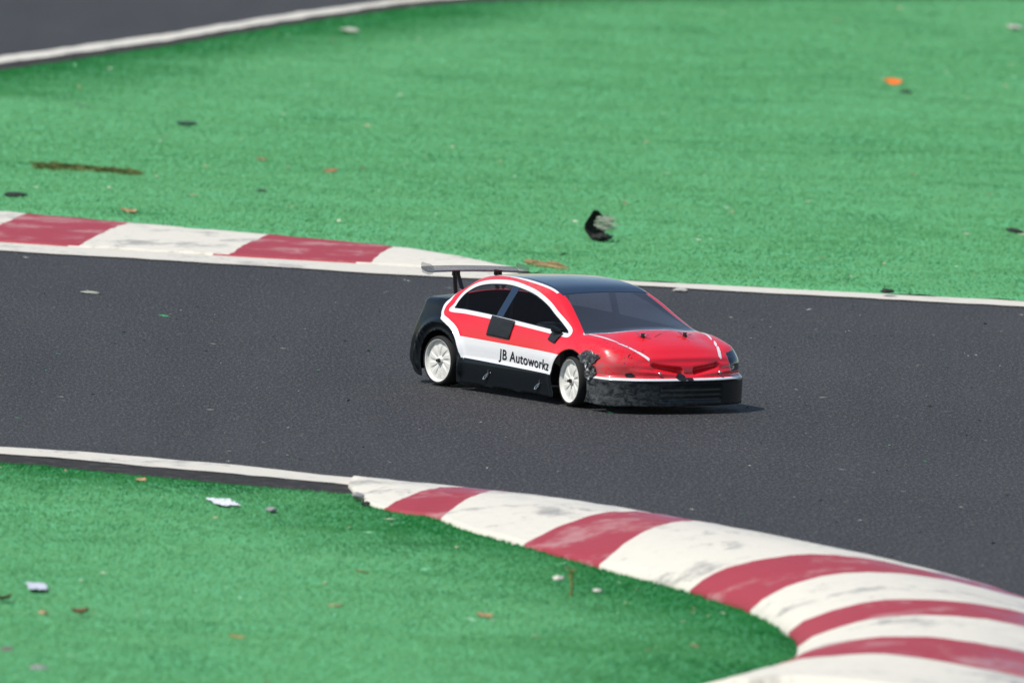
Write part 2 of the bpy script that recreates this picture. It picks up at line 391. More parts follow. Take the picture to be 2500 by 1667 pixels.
# ------------------------------------------------------------------ kerbs
def kerb(name, inner, outer, pairs, height, label, first_red, cap_ends=True, res_u=26, rub=True, skew=.5, widen=None):
    """solid kerb: cross sections run from a point on the inner edge to a point on the outer edge;
    pairs = list of (s_inner, s_outer) stations where the colour changes"""
    V = []; F = []; mi = []; rubv = []
    st = []
    for k in range(len(pairs) - 1):
        nseg = 10
        for j in range(nseg):
            t = j / nseg; st.append((pairs[k][0] * (1 - t) + pairs[k + 1][0] * t, pairs[k][1] * (1 - t) + pairs[k + 1][1] * t, k))
    st.append((pairs[-1][0], pairs[-1][1], len(pairs) - 2))
    def at(P, s):
        i = min(max(s, 0), 1) * (len(P) - 1); a = int(i); b_ = min(a + 1, len(P) - 1); return P[a] * (1 - (i - a)) + P[b_] * (i - a)
    for (a, b_, k) in st:
        for j in range(res_u + 1):
            u = j / res_u; wv = .0016 * noise.noise(Vector((a * 40, u * 7, 1.))) + .0008 * noise.noise(Vector((a * 40, u * 22, 3.)))
            xy = at(inner, a + wv) * (1 - u) + at(outer, b_ + wv) * u
            z = height(u, a) + .0009 * noise.noise(Vector((xy[0] * 75, xy[1] * 75, 4))) + .0012 * noise.noise(Vector((xy[0] * 20, xy[1] * 20, 2)))
            V.append((xy[0], xy[1], z)); rubv.append(max(0, min(1, (u - .42) / .35)) if rub else 0)
    W_ = res_u + 1
    for i in range(len(st) - 1):
        for j in range(res_u):
            v = i * W_ + j; F.append((v, v + 1, v + W_ + 1, v + W_)); mi.append(0 if ((st[i][2] % 2 == 0) == first_red) and rubv is not None else 1)
    # skirts down to the asphalt on both long edges and at the ends, so that it is solid
    base = len(V)
    rim = [i * W_ for i in range(len(st))] + [(len(st) - 1) * W_ + j for j in range(1, W_)] + [i * W_ + res_u for i in range(len(st) - 2, -1, -1)] + [j for j in range(res_u - 1, 0, -1)]
    for r in rim: V.append((V[r][0], V[r][1], -.004)); rubv.append(0)
    for i in range(len(rim)):
        j = (i + 1) % len(rim); F.append((rim[i], rim[j], base + j, base + i)); mi.append(mi[min(len(st) - 2, rim[i] // W_) * res_u])
    F.append([base + i for i in range(len(rim))]); mi.append(1)
    o = mesh_obj(name, V, F, [M['red_paint'], M['white_kerb']], mi=mi)
    if o.data.polygons[0].normal.z < 0: o.data.flip_normals()
    at_ = o.data.attributes.new('rubber', 'FLOAT', 'POINT'); at_.data.foreach_set('value', np.array(rubv, dtype=np.float32))
    return tag(o, label, 'kerb')
def sfind(P, px, py):
    q = G(px, py); return float(np.argmin(((P - q) ** 2).sum(1))) / (len(P) - 1)
# near kerb
NI = resample(near_kerb_in, 500); NO = resample(near_out[np.argmin(((near_out - G(820, 1164)) ** 2).sum(1)):], 500)
prs = [((850, 1192), (858, 1170)), ((941, 1250), (1170, 1200)), ((1068, 1275), (1255, 1210)), ((1285, 1340), (1660, 1270)), ((1463, 1393), (1800, 1299)),
       ((1688, 1453), (2440, 1442)), ((1829, 1501), (2560, 1482)), ((1925, 1555), (2790, 1580)), ((1947, 1592), (2860, 1630)), ((1925, 1630), (2915, 1720)), ((1824, 1668), (2925, 1790)), ((1600, 1725), (2930, 1860))]
pairs = [(sfind(NI, *a), sfind(NO, *b)) for a, b in prs]
SA = (sfind(NI, 1285, 1340), sfind(NI, 1688, 1453))
def hnear(u, a):
    H_ = float(np.interp(a, [0, .08, SA[0], SA[1], 1], [.004, .009, .019, .036, .040]))
    return .003 * (1 - u) + H_ * math.sin(math.pi * min(1, max(0, u)) ** float(np.interp(a, [SA[0], SA[1]], [1.0, .72]))) + .0025
kn = kerb('striped_kerb', NI, NO, pairs, hnear, 'wide domed red and white kerb wrapping the tip of the near turf island', False)
# far kerb
FI = resample(far_kerb_in, 500); FO = resample(far_line_in, 900)
FO = FO[:np.argmin(((FO - G(1290, 671)) ** 2).sum(1)) + 1]; FO = resample(FO, 500)
prs = [((-1500, 432), (-1500, 487)), ((-900, 470), (-1010, 523)), ((-420, 498), (-540, 559)), ((50, 531 - 3), (-60, 590)), ((316, 549), (191, 606)), ((655, 579), (553, 628)), ((962, 608), (904, 648)), ((1286, 669), (1288, 671))]
pairs = [(sfind(FI, *a), sfind(FO, *b)) for a, b in prs]
kf = kerb('striped_kerb', FI, FO, pairs, lambda u, a: .0035 + .0022 * math.sin(math.pi * u), 'low red and white kerb between far turf and track, left of the car', False, rub=False)

# ================================================================== the model car (built in millimetres)
FX = G(1394, 993) - G(1071, 942); FX /= np.linalg.norm(FX); FY = np.array([-FX[1], FX[0]])
CAR0 = G(1071, 942) + FY * .093
car = empty('model_car', (CAR0[0], CAR0[1], .0008), math.atan2(FX[1], FX[0]))
tag(car, 'red, white and black radio controlled model car with a rear wing, driving on the asphalt', 'model car')
MM = .001
def sstep(a, b, x): t = np.clip((x - a) / (b - a), 0, 1); return t * t * (3 - 2 * t)
def smax(a, b, k): h = np.maximum(k - np.abs(a - b), 0) / k; return np.maximum(a, b) + h * h * k * .25
def smin(a, b, k): return -smax(-a, -b, k)
def spl(xs, ys):
    P = catmull(np.stack([xs, ys], 1), 240)
    return lambda x: np.interp(x, P[:, 0], P[:, 1])
f_deck = spl([-90, -70, -42, -10, 20, 60, 240, 283, 312, 332, 346, 354, 362], [98, 101, 104.5, 105, 97, 89, 88, 87, 80, 73, 66, 60, 50])
f_roof = spl([-60, -30, -12, 4, 20, 38, 60, 100, 130, 155, 175, 192, 215, 235, 283, 330], [86, 103, 113, 121, 129, 133.5, 136, 137.8, 137.2, 135, 131.5, 125.5, 116, 107, 86.5, 66])
f_w = spl([-80, -60, -30, 0, 45, 120, 190, 257, 300, 330, 352, 362], [86, 90, 95, 97, 94.5, 93.5, 94.5, 97.5, 98, 96, 92, 88])
def body_f(P):
    x, y, z = P[..., 0], P[..., 1], P[..., 2]; ay = np.abs(y)
    # lower body
    tum = 1.2 * sstep(30, 5, z) + 1.0 * sstep(50, 66, z) + 8 * sstep(60, 100, z)
    rr = np.hypot(x, z - 30)
    flare = 5.5 * np.exp(-((rr - 46) / 3.8) ** 2) * sstep(12, 22, z)            # rear wheel arch lip
    rf = np.hypot(x - 259, z - 31); flare = flare + 2.0 * np.exp(-((rf - 38) / 5.0) ** 2)
    skirt = 2.2 * sstep(40, 33, z) * sstep(34, 46, x) * sstep(236, 226, x)      # side skirt stands proud
    crease = 4.0 * sstep(43, 37, z) * sstep(292, 306, x)
    a = ay - (f_w(x) - tum + flare + skirt + crease)
    top = f_deck(x) - 4.5 * (ay / 85) ** 2 - 3.0 * sstep(255, 290, x) * sstep(70, 20, ay) * sstep(358, 330, x) * -1
    b = z - top
    nose = 358 - 22 * (ay / 90) ** 3.2 - 10 * sstep(54, 74, z) + 7.0 * sstep(43, 37, z)
    # the two slots over the bumper and the V between them
    cy = y + 2
    slot = sstep(50, 46, np.abs(cy)) * sstep(6, 11, np.abs(cy)) * np.exp(-((z - (47.5 + np.abs(cy) * .14)) / 3.0) ** 2)
    intake = sstep(46, 42, ay) * sstep(13, 16, z) * sstep(34, 31, z) * (.92 + .08 * np.cos(z * 1.1))
    lip = 2.6 * sstep(1.5, -1.5, z - (43.5 + ay * .10)) * sstep(82, 60, ay)
    nose = nose + lip * sstep(36, 40, z) - 8.0 * slot - 1.6 * intake - 1.6 * np.exp(-((z - 58) / 2.6) ** 2) * sstep(75, 60, ay)
    c = x - nose
    tail = -77 + 8 * (ay / 90) ** 4 + 22 * sstep(30, 105, z) + 10 * sstep(28, 12, z)
    d = tail - x
    L = smax(a, b, 9)
    # front fenders: long humps over the wheels
    e = np.sqrt(((x - 268) / 66) ** 2 + ((ay - 75) / 22) ** 2 + ((z - 44) / 29.5) ** 2)
    fen = (e - 1) * 24
    L = smin(L, fen, 16)
    # greenhouse
    xr = x + np.where(x > 110, 17 * (ay / 84) ** 2 * sstep(185, 250, x), -16 * (ay / 77) ** 2 * sstep(70, 20, x))
    gt = z - (f_roof(xr) - 2.0 * (ay / 62) ** 2.2)
    gs = (ay - (89 - .25 * (z - 86 + np.sqrt((z - 86) ** 2 + 16)) - 3 * sstep(30, -40, x) - 5 * sstep(245, 300, x))) * .87
    Gh = smax(smax(gs, gt * .93, 8), 60 - z, 4)
    f = smax(smax(smin(L, Gh, 4), c, 9), d, 8)
    return smax(f, -12 - z, 3)
def build_shell():
    xs0, xs1, cz = -28., 300., 44.
    nth = 240
    th = np.linspace(0, 2 * np.pi, nth, endpoint=False)
    rows = []
    for ph in np.linspace(-np.pi / 2, 0, 34)[:-1]: rows.append((xs0, ph))
    for x in np.linspace(xs0, xs1, 150): rows.append((x, 0.))
    for ph in np.linspace(0, np.pi / 2, 60)[1:]: rows.append((xs1, ph))
    O = []; D = []
    for x, ph in rows:
        O.append(np.tile([x, 0, cz], (nth, 1)))
        D.append(np.stack([np.full(nth, math.sin(ph)), math.cos(ph) * np.cos(th), math.cos(ph) * np.sin(th)], 1))
    O = np.array(O).reshape(-1, 3); D = np.array(D).reshape(-1, 3)
    # march out then bisect
    lo = np.zeros(len(O)); hi = np.full(len(O), 150.)
    ts = np.linspace(6, 150, 73); found = np.zeros(len(O), bool)
    prev = np.zeros(len(O))
    for t in ts:
        v = body_f(O + D * t); hit = (~found) & (v > 0)
        lo[hit] = prev[hit]; hi[hit] = t; found |= hit; prev[:] = t
    for _ in range(26):
        mdd = (lo + hi) / 2; v = body_f(O + D * mdd[:, None]); lo = np.where(v < 0, mdd, lo); hi = np.where(v < 0, hi, mdd)
    V = O + D * ((lo + hi) / 2)[:, None]
    nr = len(rows); idx = np.arange(nr * nth).reshape(nr, nth); nxt = np.roll(idx, -1, 1)
    a, b, c, d = idx[:-1].ravel(), idx[1:].ravel(), nxt[1:].ravel(), nxt[:-1].ravel()
    return Tri(V, np.vstack([np.stack([a, c, b], 1), np.stack([a, d, c], 1)]))
def grad(V, e=.6):
    g_ = np.stack([body_f(V + d) - body_f(V - d) for d in np.eye(3) * e], 1)
    return g_ / (np.linalg.norm(g_, axis=1)[:, None] + 1e-9)
S = build_shell()
def xyz(): return S.V[:, 0], S.V[:, 1], S.V[:, 2]
def drop(field_fn):
    inn = S.split(field_fn(*xyz())); S.keep(~inn)
# wheel openings and the open bottom
sk_b = lambda x: np.where(x > 285, 7.5, np.where(x < -20, 13, 9.0)) + 0 * x
drop(lambda x, y, z: np.maximum(np.hypot(x - 260, z - 30) - 35.5, 50 - np.abs(y)))
drop(lambda x, y, z: np.maximum(np.maximum(np.abs(x - 252) - 23.5, z - 30), 50 - np.abs(y)))
drop(lambda x, y, z: np.maximum(np.hypot(x + 1, z - 29) - 36.0, 50 - np.abs(y)))
drop(lambda x, y, z: np.maximum(np.maximum(np.abs(x) - 34.5, z - 29), 50 - np.abs(y)))
drop(lambda x, y, z: z - (8.0 + 6 * sstep(-40, -60, x) + .5 * np.sin(x * .11)))
# paint: 0 red, 1 white, 2 black, 3 roof navy, 4 backing ; then parts by id
RED, WHT, BLK, NAV, BACK = 0, 1, 2, 3, 4
WS, SW, RW, HL_R, HL_L = 10, 11, 12, 13, 14
def paint(field_fn, m_, only=None):
    sel = np.ones(len(S.T), bool) if only is None else np.isin(S.M, only)
    inn = S.split(field_fn(*xyz()), sel); S.M[inn] = m_
S.M[:] = RED
# side: white lower band
paint(lambda x, y, z: np.maximum(np.maximum(z - (61.8 - .018 * (x - 45)), x - 300), 30 - np.abs(y)), WHT)
C_LINE = [(-30, 130), (-1, 106), (-1, 96), (-2.5, 86), (1, 81), (12, 77.5), (23, 73), (31, 68), (38, 60), (50, 38), (52, 20), (52, -20), (-120, -20), (-120, 100), (-60, 104)]
# thin white line on top of the bumper
paint(lambda x, y, z: np.maximum(np.maximum(z - 40.6, 37.5 - z), 292 - x), WHT)
paint(lambda x, y, z: np.maximum(z - 38, 292 - x), BLK)
paint(lambda x, y, z: np.maximum(z - (37.5 - .022 * (x - 55)), x - 292), BLK)
side = lambda y: 46 - np.abs(y)
paint(lambda x, y, z: np.maximum(polysdf(x, z, C_LINE) - 2.6, side(y)), WHT)
paint(lambda x, y, z: np.maximum(polysdf(x, z, C_LINE) + 1.8, side(y)), BLK)
paint(lambda x, y, z: np.maximum(np.maximum(z - (37.5 - .022 * (x - 55)), x - 292), 30 - np.abs(y)), BLK)
# front arch: black edge where the paint has gone
paint(lambda x, y, z: np.maximum(np.hypot(x - 260, z - 30) - 37.0, side(y)), BLK)
# roof: navy inside, white stripe
def roof_y(x): return np.interp(x, [-5, 20, 70, 110, 140, 172, 194], [43, 48, 54.5, 58.5, 60.5, 62, 63])
rf_cut = lambda x: np.maximum(x - 194, -2 - x)
paint(lambda x, y, z: np.maximum(np.maximum(np.abs(y) - roof_y(x) - 3.2, np.maximum(x - 186, 56 - x)), 112 - z), WHT)
paint(lambda x, y, z: np.maximum(np.maximum(np.abs(y) - roof_y(x), rf_cut(x)), 108 - z), NAV)
# side windows with white surround
WO = catmull([(10, 88.5), (10.5, 96), (13, 104), (21, 114.5), (37, 124), (57, 129), (84, 131.5), (104, 131.5), (125, 129.5), (148, 126), (166, 121.5), (187, 114.5), (204, 107), (222, 99.5), (237, 92.5), (245, 87.5), (247, 83), (243, 79.2), (229, 79), (180, 81.7), (129, 84.5), (84, 86.6), (40, 88)], 140, closed=True)
paint(lambda x, y, z: np.maximum(polysdf(x, z, WO), side(y)), WHT)
paint(lambda x, y, z: np.maximum(polysdf(x, z, WO) + 4.6, side(y)), BLK)
pil = lambda x, z: np.abs(x - (103 + (z - 88) * .24)) - 6.5
paint(lambda x, y, z: np.maximum(np.maximum(polysdf(x, z, WO) + 4.6, pil(x, z)), side(y)), NAV)
paint(lambda x, y, z: np.maximum(np.maximum(polysdf(x, z, WO) + 5.8, -pil(x, z)), side(y)), SW)
# hood lines
hl = [(264, 83), (290, 77), (314, 69), (333, 61), (347, 53)]
paint(lambda x, y, z: np.maximum(linedist(x, np.abs(y), hl) - 1.9, 60 - z), WHT, [RED])
# windshield
def ws_base(y): return 283 - 17 * (np.abs(y) / 84) ** 2
def ws_side(x): return np.interp(x, [180, 192, 205, 220, 240, 258, 266, 272], [58, 60, 62.5, 66.5, 73, 80, 84, 86])
wsf = lambda x, y, z: np.maximum(np.maximum(x - ws_base(y), 192 - x + 0 * y), np.maximum(np.abs(y) - ws_side(x), 70 - z))
paint(lambda x, y, z: wsf(x, y, z) * 1. - 0 * x - np.where(x > ws_base(y) - 6, 1.8, 0), WHT, [RED])
paint(wsf, WS)
# scratches through the paint on the right front corner
for ln in ([(352, -96), (338, -80), (334, -50)], [(328, -87), (341, -72)], [(316, -66), (331, -62), (338, -52)], [(308, -14), (296, 8), (288, 26)], [(300, -82), (322, -84)]):
    paint(lambda x, y, z: np.maximum(linedist(x, y, ln) - .55 - .35 * np.sin(x * 1.7), 56 - z), BLK, [RED, WHT])
# rear window
RWP = [(-17, 66), (38, 50), (38, -50), (-17, -66)]
paint(lambda x, y, z: np.maximum(polysdf(x, y, RWP), 100 - z), RW)
# headlights
HP = [(300, 66), (318, 71), (338, 67), (352, 58), (352, 46), (330, 47), (312, 52)]
hlm = lambda x, y, z: np.maximum(polysdf(x, z, HP), 66 - np.abs(y))
paint(lambda x, y, z: np.maximum(hlm(x, y, z), -y), HL_L)

def coat(name, col, rough=.22, scuff=.0, sc=None, cw=.6, sp=.5):
    m = mat(name, col, rough, sp, coat=cw, coat_rough=.08); n = N(m); co = n.coord((1, 1, 1))
    a = n.noise(co, 38, 5, .7); b = n.noise(n.coord((.25, 1, 1.6)), 260, 4, .7)
    lo = n.ramp(a, [(.4, (0, 0, 0)), (.75, (1, 1, 1))])
    n.l(n.math('ADD', n.math('MULTIPLY', lo, .18), rough), n.b.inputs['Roughness'])
    c = n.mix(n.math('MULTIPLY', n.ramp(b, [(.62, (0, 0, 0)), (.74, (1, 1, 1))]), .14), col, tuple(min(1, x * .7 + .03) for x in col))
    if scuff > 0:
        # grey scrapes low on the front corners
        at = n.attr('scuff'); s_ = n.math('MULTIPLY', at, n.ramp(n.noise(n.coord((1, 1, 2.0)), 95, 6, .75, .6), [(.40, (0, 0, 0)), (.62, (1, 1, 1))]))
        c = n.mix(n.math('MULTIPLY', s_, scuff), c, sc or (.16, .17, .17))
        n.l(n.math('ADD', n.math('MULTIPLY', s_, .5), rough), n.b.inputs['Roughness'])
    n.color(c); n.bump(a, .0006, .5); return m
M['car_red'] = coat('red_paint_on_shell', (.80, .011, .024), .25, .7, (.15, .13, .13))
M['car_red_lamp'] = coat('scraped_red_lamp', (.78, .011, .024), .3, .6, (.20, .17, .17))
M['car_white'] = coat('white_paint_on_shell', (.80, .80, .81), .3, .5, (.3, .3, .3))
M['car_black'] = coat('black_paint_on_shell', (.005, .008, .011), .3, .8, (.14, .15, .15), cw=.25, sp=.2)
M['car_navy'] = coat('dark_navy_roof', (.009, .022, .050), .10, cw=1.)
M['backing'] = mat('shell_inside', (.012, .012, .013), .6, .3)
def glass(name, tint, fac, rough=.06, col=(.02, .023, .03)):
    m = mat(name, col, rough, .6, coat=1., coat_rough=.04); n = N(m)
    out = [k for k in n.t.nodes if k.type == 'OUTPUT_MATERIAL'][0]
    t_ = n.new('ShaderNodeBsdfTransparent'); t_.inputs[0].default_value = (*tint, 1)
    x_ = n.new('ShaderNodeMixShader'); lw = n.new('ShaderNodeLayerWeight'); lw.inputs[0].default_value = .25
    lw.inputs[0].default_value = .5; f_ = n.math('ADD', n.math('MULTIPLY', n.math('POWER', lw.outputs['Facing'], 3.5), .8), fac, True)
    n.l(f_, x_.inputs[0]); n.l(t_.outputs[0], x_.inputs[1]); n.l(n.b.outputs[0], x_.inputs[2]); n.l(x_.outputs[0], out.inputs[0])
    return m
M['ws'] = glass('smoky_windshield', (.46, .48, .54), .30, .10, (.10, .115, .155))
M['sw'] = glass('clear_side_window', (.93, .93, .94), .03, .06, (.06, .06, .07))
M['plate'] = glass('clear_wing_plate', (.80, .81, .82), .08, .1, (.3, .3, .3))
M['lamp_dark'] = glass('dark_blue_lamp_cover', (.10, .14, .2), .6, .1, (.015, .03, .055))
def part_from(ids, name, mats, remap, parent=car, solid=.7, dn=0.0):
    V, T, mi = S.sub(np.isin(S.M, ids))
    nrm = grad(V); V = V + nrm * dn
    o = mesh_obj(name, V * MM, T, mats, parent, [remap[k] for k in mi], normals=nrm)
    sc_ = np.clip(1.2 - (np.hypot(V[:, 0] - 306, (V[:, 1] + 92) * .8)) / 52, 0, 1) * np.clip((78 - V[:, 2]) / 20, 0, 1)
    sc_ = np.maximum(sc_, .75 * sstep(292, 300, V[:, 0]) * sstep(40, -95, V[:, 1]) * sstep(60, 20, V[:, 2]))
    sc_ = np.maximum(sc_, 1.25 - np.hypot((V[:, 0] - 326) * .6, V[:, 2] - 44) / 15 - (V[:, 1] > -55) * 2)
    sc_ = np.maximum(sc_, .8 * sstep(44, 48, np.abs(V[:, 1])) * sstep(112, 120, V[:, 2]) * sstep(20, 60, V[:, 0]) * sstep(185, 150, V[:, 0]))
    a_ = o.data.attributes.new('scuff', 'FLOAT', 'POINT'); a_.data.foreach_set('value', sc_.astype(np.float32))
    if solid:
        md = o.modifiers.new('thickness', 'SOLIDIFY'); md.thickness = solid * MM; md.offset = -1; md.material_offset = 9; md.material_offset_rim = 0
    return o
body = part_from([RED, WHT, BLK, NAV], 'body_shell', [M['car_red'], M['car_white'], M['car_black'], M['car_navy'], M['backing']], {RED: 0, WHT: 1, BLK: 2, NAV: 3})
part_from([WS], 'windshield', [M['ws']], {WS: 0}, solid=0)
part_from([RW], 'rear_window', [M['sw']], {RW: 0}, solid=0)
keep_all = (S.T.copy(), S.M.copy())
def side_windows():
    V, T, mi = S.sub(S.M == SW); cen = V[T].mean(1)
    for sy in (-1, 1):
        for fr_ in (0, 1):
            mid_ = 103 + (cen[:, 2] - 88) * .24
            k = (np.sign(cen[:, 1]) == sy) & ((cen[:, 0] > mid_) == bool(fr_))
            u, inv = np.unique(T[k], return_inverse=True); VV = V[u]
            mesh_obj('side_window', VV * MM, inv.reshape(-1, 3), [M['sw']], car, normals=grad(VV))
side_windows()
h2 = part_from([HL_L], 'headlight', [M['lamp_dark']], {HL_L: 0}, solid=0); h2['label'] = 'dark blue left headlight'

# surface lookup: outward point of the shell on the side at (x, z)
def side_y(x, z, s=-1):
    y = np.linspace(30, 110, 400); v = body_f(np.stack([np.full(400, x), s * y, np.full(400, z)], 1))
    i = np.nonzero(v > 0)[0][0]; return s * y[i]
def top_z(x, y):
    z = np.linspace(50, 150, 500); v = body_f(np.stack([np.full(500, x), np.full(500, y), z], 1))
    i = np.nonzero(v > 0)[0][0]; return z[i]
def front_x(y, z):
    x = np.linspace(290, 375, 400); v = body_f(np.stack([x, np.full(400, y), np.full(400, z)], 1))
    i = np.nonzero(v > 0)[0][0]; return x[i]
def side_patch(name, quad, mt, off=.8, s=-1, nx=14, nz=12, label=None, wr=.4):
    """cloth tape stuck on the side: quad = (x,z) corners TL TR BR BL"""
    q = np.array(quad, float); V = []; F = []
    for j in range(nz + 1):
        for i in range(nx + 1):
            u, v = i / nx, j / nz
            p = (q[0] * (1 - u) + q[1] * u) * (1 - v) + (q[3] * (1 - u) + q[2] * u) * v
            y = side_y(p[0], p[1], s); n_ = grad(np.array([[p[0], y, p[1]]]))[0]
            o_ = off + wr * (noise.noise(Vector((p[0] * .12, p[1] * .12, 3))) + .5)
            V.append(np.array([p[0], y, p[1]]) + n_ * o_)
    for j in range(nz):
        for i in range(nx):
            a = j * (nx + 1) + i; F.append((a, a + 1, a + nx + 2, a + nx + 1))
    o = mesh_obj(name, np.array(V) * MM, F, mt, car)
    md = o.modifiers.new('t', 'SOLIDIFY'); md.thickness = .3 * MM; md.offset = 0
    if label: o['label'] = label
    return o
m = mat('black_cloth_tape', (.010, .012, .015), .5, .5); n = N(m); n.bump(n.noise(n.coord(), 900, 3), .0004, .6); M['tape'] = m
side_patch('tape_patch', [(91, 90.5), (137, 88), (132, 66), (88, 67.5)], M['tape'], label='square black tape under the middle pillar')
side_patch('tape_patch', [(212, 84.5), (233, 82.5), (222, 70), (207, 73)], M['tape'], nx=8, label='small black tape at the side mirror')
# side mirror stubs
bm = bmesh.new(); box(bm, (0, 0, 0), (.015, .006, .008))
for v in bm.verts:
    if v.co.x > 0: v.co.z *= .45; v.co.z -= .001
cyl(bm, (-.002, .001, 0), (.003, .008, -.006), .002, seg=8)
o = bm_obj('side_mirror', bm, M['car_black'], car, bevel=.0012); o.location = (.222, -.0915, .0865); o.rotation_euler = (0, .1, .2)
# lettering
def text(body_, size, x0, z0, x1, z1, s=-1):
    cu_ = bpy.data.curves.new('lettering', 'FONT'); cu_.body = body_; cu_.size = size; cu_.extrude = .0; cu_.offset = .00012
    cu_.space_character = 1.06
    to = bpy.data.objects.new('lettering', cu_); SC.collection.objects.link(to)
    bpy.context.view_layer.update()
    me = bpy.data.meshes.new_from_object(to.evaluated_get(bpy.context.evaluated_depsgraph_get())); bpy.data.objects.remove(to)
    bm = bmesh.new(); bm.from_mesh(me); bmesh.ops.triangulate(bm, faces=bm.faces[:])
    co = np.array([v.co[:] for v in bm.verts]); wdt = co[:, 0].max() - co[:, 0].min(); k = math.hypot(x1 - x0, z1 - z0) / wdt
    a = math.atan2(z1 - z0, x1 - x0)
    for v in bm.verts:
        u, t = (v.co.x - co[:, 0].min()) * k, v.co.y * k * 1.0
        x = x0 + u * math.cos(a) - t * math.sin(a) * .2; z = z0 + u * math.sin(a) + t
        y = side_y(x, z, s) + s * .5; v.co = (x * MM, y * MM, z * MM)
    return bm_obj('lettering', bm, mat('black_lettering', (.01, .01, .012), .4), body)
text('JB Autoworkz', .01, 115.5, 42.6, 218, 37.8)

# ------------------------------------------------------------------ chassis and inside
bm = bmesh.new(); box(bm, (.128, 0, .0085), (.33, .08, .003)); box(bm, (.128, 0, .020), (.19, .022, .014)); box(bm, (-.02, 0, .024), (.035, .05, .03)); box(bm, (.275, 0, .024), (.035, .05, .03))
for sx in (0, .257):
    for s in (-1, 1):
        cyl(bm, (sx, 0, .031), (sx, s * .07, .031), .003); cyl(bm, (sx - .018, s * .02, .014), (sx, s * .074, .018), .003); cyl(bm, (sx + .018, s * .02, .014), (sx, s * .074, .018), .003)
        cyl(bm, (sx, s * .022, .062), (sx + .006, s * .06, .022), .0055)
    box(bm, (sx, 0, .055), (.004, .07, .022))
M['plast'] = mat('black_moulded_plastic', (.015, .015, .016), .45)
chassis = bm_obj('chassis', bm, M['plast'], car, bevel=.0008)
bm = bmesh.new(); box(bm, (.12, .045, .026), (.138, .042, .028)); bm_obj('battery', bm, mat('dark_battery_wrap', (.02, .02, .03), .4), car, bevel=.004)
bm = bmesh.new(); cyl(bm, (.058, -.045, .032), (.058, -.004, .032), .018, seg=32); bm_obj('motor', bm, mat('dark_motor_can', (.06, .06, .065), .35, metal=.8), car, True)
bm = bmesh.new(); box(bm, (.160, -.04, .045), (.05, .034, .058)); box(bm, (.195, -.036, .034), (.03, .03, .03)); box(bm, (.135, -.03, .07), (.04, .03, .03)); bm_obj('electronics_box', bm, M['plast'], car, bevel=.006)
bm = bmesh.new(); cyl(bm, (.262, .008, .06), (.262, .008, .078), .011, seg=24); bm_obj('brass_cap', bm, mat('pale_brass', (.7, .55, .38), .3, metal=.7), car, True)
bm = bmesh.new(); box(bm, (.322, 0, .022), (.03, .13, .02)); bm_obj('bumper_foam', bm, mat('grey_foam', (.03, .03, .03), .95), car, bevel=.004)

